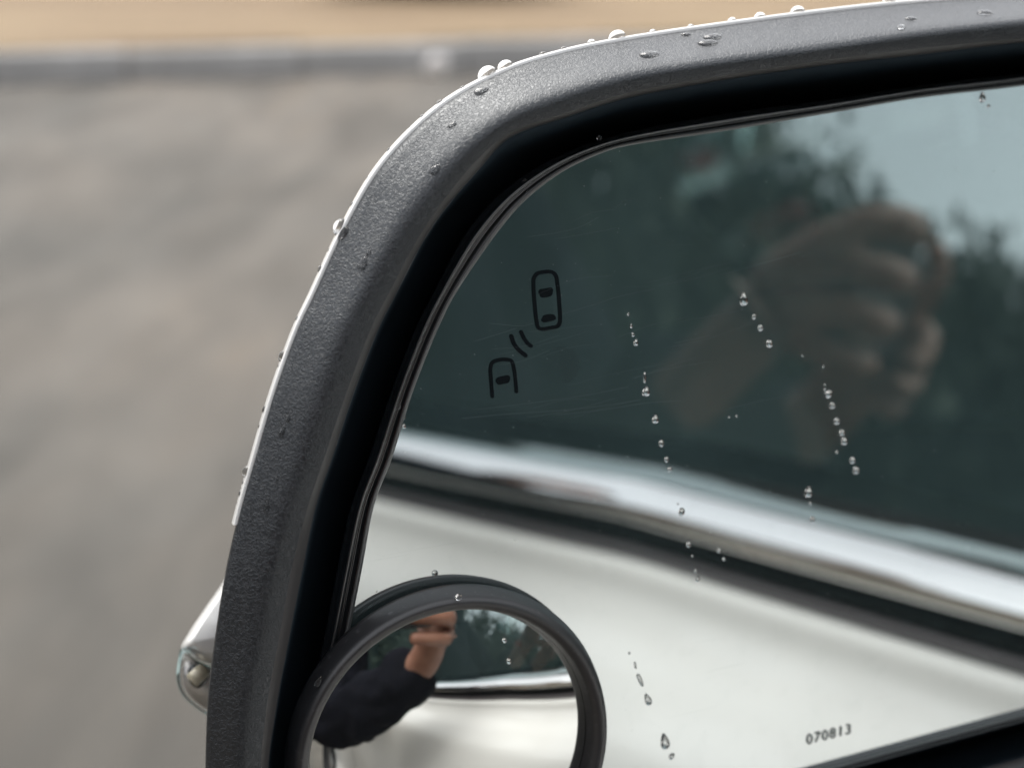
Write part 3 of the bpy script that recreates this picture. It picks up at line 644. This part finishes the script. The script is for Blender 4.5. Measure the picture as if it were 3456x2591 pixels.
phone = empty("phone", W(.055, -.02, .008), label="dark mobile phone held sideways in both hands", cat="phone")
def slab(x0, x1, y0, y1, z0, z1, r, name, mat):
    out = []
    for cx, cy, a0 in ((x1 - r, y1 - r, 0), (x0 + r, y1 - r, 90), (x0 + r, y0 + r, 180), (x1 - r, y0 + r, 270)):
        out += [(cx + r * math.cos(R(a0 + a)), cy + r * math.sin(R(a0 + a))) for a in range(0, 91, 15)]
    c = np.array(out).mean(0); k = .985
    rings = [[W(*(c + (np.array(p) - c) * k), z0) for p in out], [W(*p, z0 + .001) for p in out], [W(*p, z1 - .001) for p in out], [W(*(c + (np.array(p) - c) * k), z1) for p in out]]
    V, F = loft(rings, True, True, True); return fix_normals(mesh_obj(name, V, F, mat, phone, False))
slab(-.018, .130, -.056, .016, .0045, .0120, .010, "case", M['phone'])
slab(-.014, .126, -.052, .012, .0121, .0124, .008, "screen", M['lens_glass'])
slab(-.013, .020, -.028, .012, .0030, .0050, .008, "camera_plate", M['phone'])
for cx, cy in ((0.009, -.018), (.012, 0.004)):
    V, F = loft([[W(cx + r * math.cos(a), cy + r * math.sin(a), z) for a in np.linspace(0, 2 * math.pi, 20, endpoint=False)] for r, z in ((.0065, .0032), (.0065, .0018), (.0055, .0016))], True, False, True); fix_normals(mesh_obj("camera_lens", V, F, M['lens_glass'], phone))

# ------------------------------------------------------------------ trees behind, seen only by reflection
m = M['leaf'] = material("dark_foliage", (.05, .07, .04), .7)
L(m, ramp(m, noise(m, 1.5, 3), [(.3, (.03, .042, .028)), (.7, (.06, .075, .045))]), base(m)); M['bark'] = material("bark", (.09, .07, .05), .9)
mesh_obj("foliage", BUSH[0], BUSH[1], material("dull_brown_foliage", (.10, .075, .065), .8), bush, False)
MB().tube([bc + [0, .3, -.12], bc + [.02, .3, .2]], [.03, .02], 8).build("stem", M['bark'], bush)
def tree(x, y, h, cr, label):
    r = empty("tree", (x, y, 0), label=label, cat="tree", group="trees across the road")
    q = MB().tube([(x, y, -.1), (x + .05, y, h * .25), (x - .03, y + .05, h * .55), (x, y, h * .85)], [cr * .10, cr * .075, cr * .05, .02], 10)
    for k in range(7):
        a = k * 2.4; z0 = h * (.28 + .07 * k); q.tube([(x, y, z0), (x + cr * .45 * math.cos(a), y + cr * .45 * math.sin(a), z0 + h * .14), (x + cr * .75 * math.cos(a), y + cr * .75 * math.sin(a), z0 + h * .22)], [.05, .03, .01], 6)
    q.build("trunk", M['bark'], r)
    nC = 42; cl = []
    while len(cl) < nC:
        p = rng.uniform(-1, 1, 3)
        if np.linalg.norm(p) < 1: cl.append(np.array([x, y, h * .60]) + p * np.array([cr, cr, h * .38]))
    n = 6000; ci = rng.integers(0, nC, n); c = np.array(cl)[ci] + rng.normal(size=(n, 3)) * cr * .17
    A = rng.normal(size=(n, 3)); A /= np.linalg.norm(A, axis=1)[:, None]; B = np.cross(A, rng.normal(size=(n, 3))); B /= np.linalg.norm(B, axis=1)[:, None]
    s = rng.uniform(.08, .20, (n, 1)); V = np.stack([c - A * s - B * s * .5, c + A * s - B * s * .3, c + A * s * .8 + B * s * .5, c - A * s * .7 + B * s * .5], 1).reshape(-1, 3)
    c = mesh_obj("crown", V, np.arange(4 * n).reshape(n, 4), M['leaf'], r, False)
for az, dist, h, cr in ((14, 13, 6.8, 2.0), (24, 12, 6.4, 2.0), (33, 13, 6.6, 2.2), (41, 15, 7.2, 2.5), (49, 15.5, 7.4, 2.6), (57, 15.5, 7.4, 2.6), (65, 16, 6.6, 2.6), (73, 16.5, 5.4, 2.5), (80, 17, 5.0, 2.5), (88, 17, 4.8, 2.5), (96, 17, 4.9, 2.5), (104, 18, 5.2, 2.5)):
    tree(-dist * math.sin(R(az)), -dist * math.cos(R(az)), h, cr, "dark leafy tree behind the photographer, only in reflections")

# ------------------------------------------------------------------ rain: every bead a thing of its own
def dome(kind):
    V = []; F = []; nr, ns = 7, 22
    for j in range(nr + 1):
        f = math.cos(.5 * math.pi * j / nr); hz = math.sin(.5 * math.pi * j / nr)
        for i in range(ns):
            a = 2 * math.pi * i / ns; x, y = math.cos(a), math.sin(a)
            if kind == 1: x *= (1 - .32 * y) ; y = y * 1.0 + .12 * y * y
            if kind == 2: k = 1 + .18 * math.sin(2 * a + .7) + .10 * math.sin(3 * a); x *= k; y *= k
            if kind == 3: x *= .72 + .30 * abs(math.sin(a)) ** 2 + .1 * y
            V.append((x * f, y * f, hz))
    for j in range(nr):
        for i in range(ns): F.append((j*ns+i, j*ns+(i+1) % ns, (j+1)*ns+(i+1) % ns, (j+1)*ns+i))
    F.append(tuple(range(ns))[::-1]); return V, F
DOME = {}
def drop(px_, py_, rx, ry, tilt, kind, h, hz, label, group, nrm=None, mat='water', name="water_droplet", pos=None):
    """bead at a photograph pixel on a surface h over the glass; rx, ry in photograph pixels, tilt = turn of its long axis"""
    key = (kind, mat)
    p = U(px_, py_, h) if pos is None else pos; n = nz(MN if nrm is None else nrm); k = np.linalg.norm(p - CO) / FS
    upv = UPV - n * (UPV @ n); upv = nz(upv); rt = np.cross(upv, n)
    t = R(tilt); ay = math.cos(t) * upv + math.sin(t) * rt; ax = np.cross(ay, n)
    if key not in DOME:
        V, F = dome(kind); o = mesh_obj(name, V, F, M[mat]); DOME[key] = o.data; fix_normals(o)
    else:
        o = bpy.data.objects.new(name, DOME[key]); COL.objects.link(o)
    s = Matrix(((ax[0], ay[0], n[0]), (ax[1], ay[1], n[1]), (ax[2], ay[2], n[2])))
    o.matrix_world = Matrix.Translation(Vector(p)) @ (s @ Matrix.Diagonal((rx * k, ry * k, hz * min(rx, ry) * k))).to_4x4()
    return tag(o, label, "water droplet", group)
ORD = ["topmost", "second from top", "third from top", "fourth from top", "fifth from top", "sixth from top", "seventh from top", "eighth from top", "ninth from top", "tenth from top", "eleventh from top", "twelfth from top", "thirteenth from top", "fourteenth from top", "fifteenth from top"]
z6 = lambda x, y: (2000 + x / 1.579, 1000 + y / 1.579)
z5 = lambda x, y: (2400 + x / 2.072, 900 + y / 2.072)
z7 = lambda x, y: (2000 + x / 3.376, 2100 + y / 3.376)
def trail(items, where, group):
    items = sorted(items, key=lambda q: q[0][1])
    for i, (pxy, rx, ry, tl, kd) in enumerate(items):
        what = "tiny clear bead" if ry < 6 else ("long clear droplet" if ry > 1.7 * rx else ("large clear droplet" if ry > 14 else "small clear droplet"))
        drop(*pxy, rx, ry, tl, kd, .00003, .62, f"{what}, {ORD[i]} in {where}", group)
trail([(z6(190,95),3.5,5,0,0),(z6(206,158),5,8,-10,3),(z6(215,204),5,8,-25,1),(z6(231,247),8,12,0,1),(z6(278,432),7,19,-4,3),(z6(285,508),14,17,8,1),(z6(335,655),11.5,16,-6,1),(z6(367,782),9,13,-4,0),(z6(394,868),8,11,0,0),(z6(411,921),8,10,0,2),(z6(455,1105),3,3.5,0,0),(z6(475,1147),11,14,0,0),(z6(511,1320),8.5,11,0,0)],
      "the trail below the car symbols", "droplets trailing down the middle of the mirror glass")
trail([(z6(531,1382),4,5,0,0),(z6(549,1462),6,7.5,0,0),(z6(560,1505),8,10,0,0)], "the short run over the dark trim reflection", "droplets over the reflected trim")
trail([(z6(673,1353),7,9,0,0),(z6(700,1399),6,7,0,0)], "the pair right of the middle trail", "droplets over the reflected trim")
trail([(z5(228,230),14,24,-12,1),(z5(300,350),7.5,9.5,0,0),(z5(345,428),9.5,11,0,0),(z5(408,538),12,14,0,0)], "the trail over the reflected hand", "droplets over the reflected hand")
trail([(z5(797,842),6,13,-12,3),(z5(820,890),13,14,-20,2),(z5(847,970),11,11,0,0),(z5(878,1080),11.5,11.5,0,0),(z5(915,1160),10,10.5,0,0),(z5(930,1220),12.5,13,0,0),(z5(880,1295),5,6,0,0),(z5(988,1353),11,11,0,0),(z5(1013,1423),13,12.5,0,0)],
      "the right-hand trail on the dark reflection", "droplets trailing down the right of the mirror glass")
trail([(z5(680,1575),14,20,0,1),(2734,1698) and ((2734,1698),5.5,6.5,0,0),((2742,1753),10,12,0,0)], "the short run above the bright chrome reflection", "droplets above the reflected chrome")
trail([(z7(418,348),4,5,0,0),(z7(487,487),5.5,13,-15,3),(z7(542,655),9.5,26,-27,3),(z7(632,880),11,23,-24,1),(z7(825,1360),15,29,-15,1),(z7(900,1522),8.5,12,0,2)], "the trail beside the round mirror", "droplets trailing beside the round mirror")
trail([((3316,331),11,17,-10,1),((3337,359),6,6.5,0,0)], "the pair under the top right edge", "droplets under the top edge of the glass")
trail([((1790,651),6,6.5,0,0),((1779,645),3.5,3.5,0,0)], "the pair in the upper left corner", "droplets at the left edge of the glass")
trail([((1364,1409),5,6.5,0,0),((1364,1438),6.5,9,0,1)], "the pair at the left edge", "droplets at the left edge of the glass")
for xy, lb in (((1771,613), "clear droplet caught on the black holder rim at the upper left curve"), ((2023,466), "flat droplet on the top run of the black holder rim"), ((1344,1372), "round droplet on the left run of the black holder rim")):
    drop(*xy, 9, 11, -40, 0, .0012, .5, lb, "droplets on the holder rim")
for (i, xy) in enumerate([z6(728,643), z6(767,638), z5(640,622), z5(785,697)]):
    drop(*xy, 3.6, 4, 0, 0, .00003, .6, ["tiny bead, left of two, right of the middle trail", "tiny bead, right of two, right of the middle trail", "tiny bead, left of two, below the reflected fingers", "tiny bead, right of two, below the reflected fingers"][i], "stray tiny beads on the glass")
# on the grained bezel
def bez(x, y):
    th = math.atan2(y - CEN[1], x - CEN[0]); r = math.hypot(x - CEN[0], y - CEN[1])
    ra, rc, rd = [np.interp(th, TH, RAD[k], period=2 * math.pi) for k in 'ACD']
    f = (ra - r) / max(ra - rc, 1e-6)
    e = float(np.interp(th, TH, EDGE, period=2 * math.pi)); g = [a for _, a in PF]
    return float(np.interp(f, [a for a, _ in PF] + [1 + (rc - rd) / (ra - rc)], [e + (.0100 - e) * a for a in g] + [.0092]))
def bez_n(x, y):
    e = 8; a = U(x + e, y, bez(x + e, y)) - U(x - e, y, bez(x - e, y)); b = U(x, y - e, bez(x, y - e)) - U(x, y + e, bez(x, y + e)); return nz(np.cross(a, b))
M['bead_dark'] = M['water']
BZ = [((901,1712),9,24,12,1,"long teardrop on the bezel near the cut end of the white edge"), ((935,1616),6,10,10,0,"small droplet on the black bezel above the long lower teardrop"),
      ((972,1413),8,16,10,1,"upper droplet of the pair halfway down the left bezel"), ((952,1457),10,25,18,1,"lower teardrop of the pair halfway down the left bezel"),
      ((1161,787),12,30,30,2,"long smeared droplet against the white cap edge on the left bezel"), ((1224,891),14,26,22,1,"fat teardrop in the middle of the left bezel"), ((1244,853),8,11,30,0,"small droplet just above the fat teardrop on the left bezel"),
      ((1468,573),13,24,42,1,"teardrop on the bezel where it begins to curve"), ((1526,423),9,16,55,3,"small slanting droplet on the bezel curve"), ((1622,309),11,26,60,1,"slanting droplet on the bezel curve close under the white edge"),
      ((2190,187),29,9,-4,2,"flat droplet on the top bezel, leftmost of its group"), ((2404,128),27,8,-3,2,"flat droplet on the top bezel, upper of the two close together"), ((2388,148),30,8,-3,2,"flat droplet on the top bezel, lower of the two close together"), ((2315,118),16,5,0,0,"thin flat droplet on the top bezel left of the close pair"),
      ((3042,93),13,9,20,0,"round dark droplet on the crest of the top bezel at the right"), ((3073,66),18,5,0,0,"thin flat droplet on the top bezel just above the round dark one"), ((3324,46),25,6,0,0,"wide flat droplet on the top bezel at the far right")]
for (x, y), rx, ry, tl, kd, lb in BZ:
    cs = max(abs(float(ray(x, y) @ bez_n(x, y))), .28)      # sizes were read in the picture, where the surface is foreshortened
    if rx > ry: ry /= cs
    else: rx /= cs
    drop(x, y, rx, ry, tl, kd, bez(x, y) - .00005, .45, lb, "droplets on the black bezel", bez_n(x, y))
# on the round mirror's rim and glass
def on_rim(x, y, rx, ry, tl, kd, lb, h=.0060, hz=.7, nrm=None): drop(x, y, rx, ry, tl, kd, h, hz, lb, "droplets on the round mirror", nrm)
on_rim(1547, 2014, 12, 12, 0, 0, "round bead on top of the round mirror's rim", .0062, .9)
for a_, lb in ((104, "flat droplet on the upper left outer wall of the round rim"), (72, "flat droplet on the upper right outer wall of the round rim")):
    rd = math.cos(R(a_)) * EX + math.sin(R(a_)) * EY
    drop(0, 0, 24, 15, 90 - a_, 2, 0, .22, lb, "droplets on the round mirror", rd, pos=SC + MN * .0038 + rd * .0260)
on_rim(1075, 2300, 9, 20, 30, 1, "teardrop on the left side of the round rim", .0058, .5)
def conv(x, y):
    for h in np.linspace(.0035, .0064, 60):
        p = U(x, y, h); r = np.linalg.norm((p - SC) - MN * ((p - SC) @ MN))
        if abs(h - (ap - (RC - math.sqrt(max(RC*RC - r*r, 0))))) < .00006: return h
    return .006
on_rim(1702, 2160, 8, 9.5, 0, 0, "upper bead on the convex glass of the round mirror", conv(1702, 2160) + .00003, .6)
on_rim(1717, 2230, 9, 11, 0, 0, "lower bead on the convex glass of the round mirror", conv(1717, 2230) + .00003, .6)
# along the white cap edge
CE = [((822,1593),20,"fifth"), ((888,1382),14,""), ((950,1203),19,""), ((1076,905),15,""), ((1106,843),11,""), ((1146,766),29,""), ((1422,391),12,""), ((1644,254),31,""), ((1703,226),25,""), ((1994,144),14,""), ((2081,126),27,""), ((2565,60),17,""), ((2692,43),21,""), ((3000,8),19,"")]
CEL = ["lowest large bead on the white cap edge, near its cut end", "small bead on the white cap edge above the lowest large one", "bead on the white cap edge, third up from the cut end", "bead on the white cap edge, lower of two close small ones", "bead on the white cap edge, upper of two close small ones", "large bead on the white cap edge beside the smeared bezel droplet",
       "small bead on the white cap edge where the curve begins", "big bead on the white cap curve, lower left of a touching pair", "big bead on the white cap curve, upper right of a touching pair", "small bead on the white cap edge left of the rounded large one", "large rounded bead on the white cap edge where the top run begins", "bead on the top white cap edge, left of two", "bead on the top white cap edge, right of two", "bead on the white cap edge near the top of the frame"]
FB = [((800,1700),7),((803,1668),9),((806,1650),7),((812,1630),8),((870,1440),8),((905,1330),7),((938,1235),8),((1000,1075),9),((1022,1030),7),((1190,690),9),((1240,600),8),((1310,505),9),((1380,430),7),((1480,345),10),((1560,300),8),((1830,185),9),((1900,165),8),((2200,105),9),((2330,88),8),((2470,70),10)]
for i, (p_, r_) in enumerate(FB):
    CE.append((p_, r_ * 1.35, "")); CEL.append("fine bead among many along the outer edge of the white cap")
for ((x, y), r, _), lb in zip(CE, CEL):
    th = math.atan2(y - CEN[1], x - CEN[0]); ra = np.interp(th, TH, RAD['A'], period=2 * math.pi) + 9
    p2 = (CEN[0] + ra * math.cos(th), CEN[1] + ra * math.sin(th)); he = float(np.interp(th, TH, EDGE, period=2 * math.pi)) - .002; p = U(*p2, he)
    outw = nz(U(CEN[0] + (ra + 60) * math.cos(th), CEN[1] + (ra + 60) * math.sin(th), he) - p)
    drop(0, 0, r * 1.15, r * 1.15, 0, 0, 0, .95, lb, "beads along the white cap edge", nz(outw - .25 * MN), pos=p)
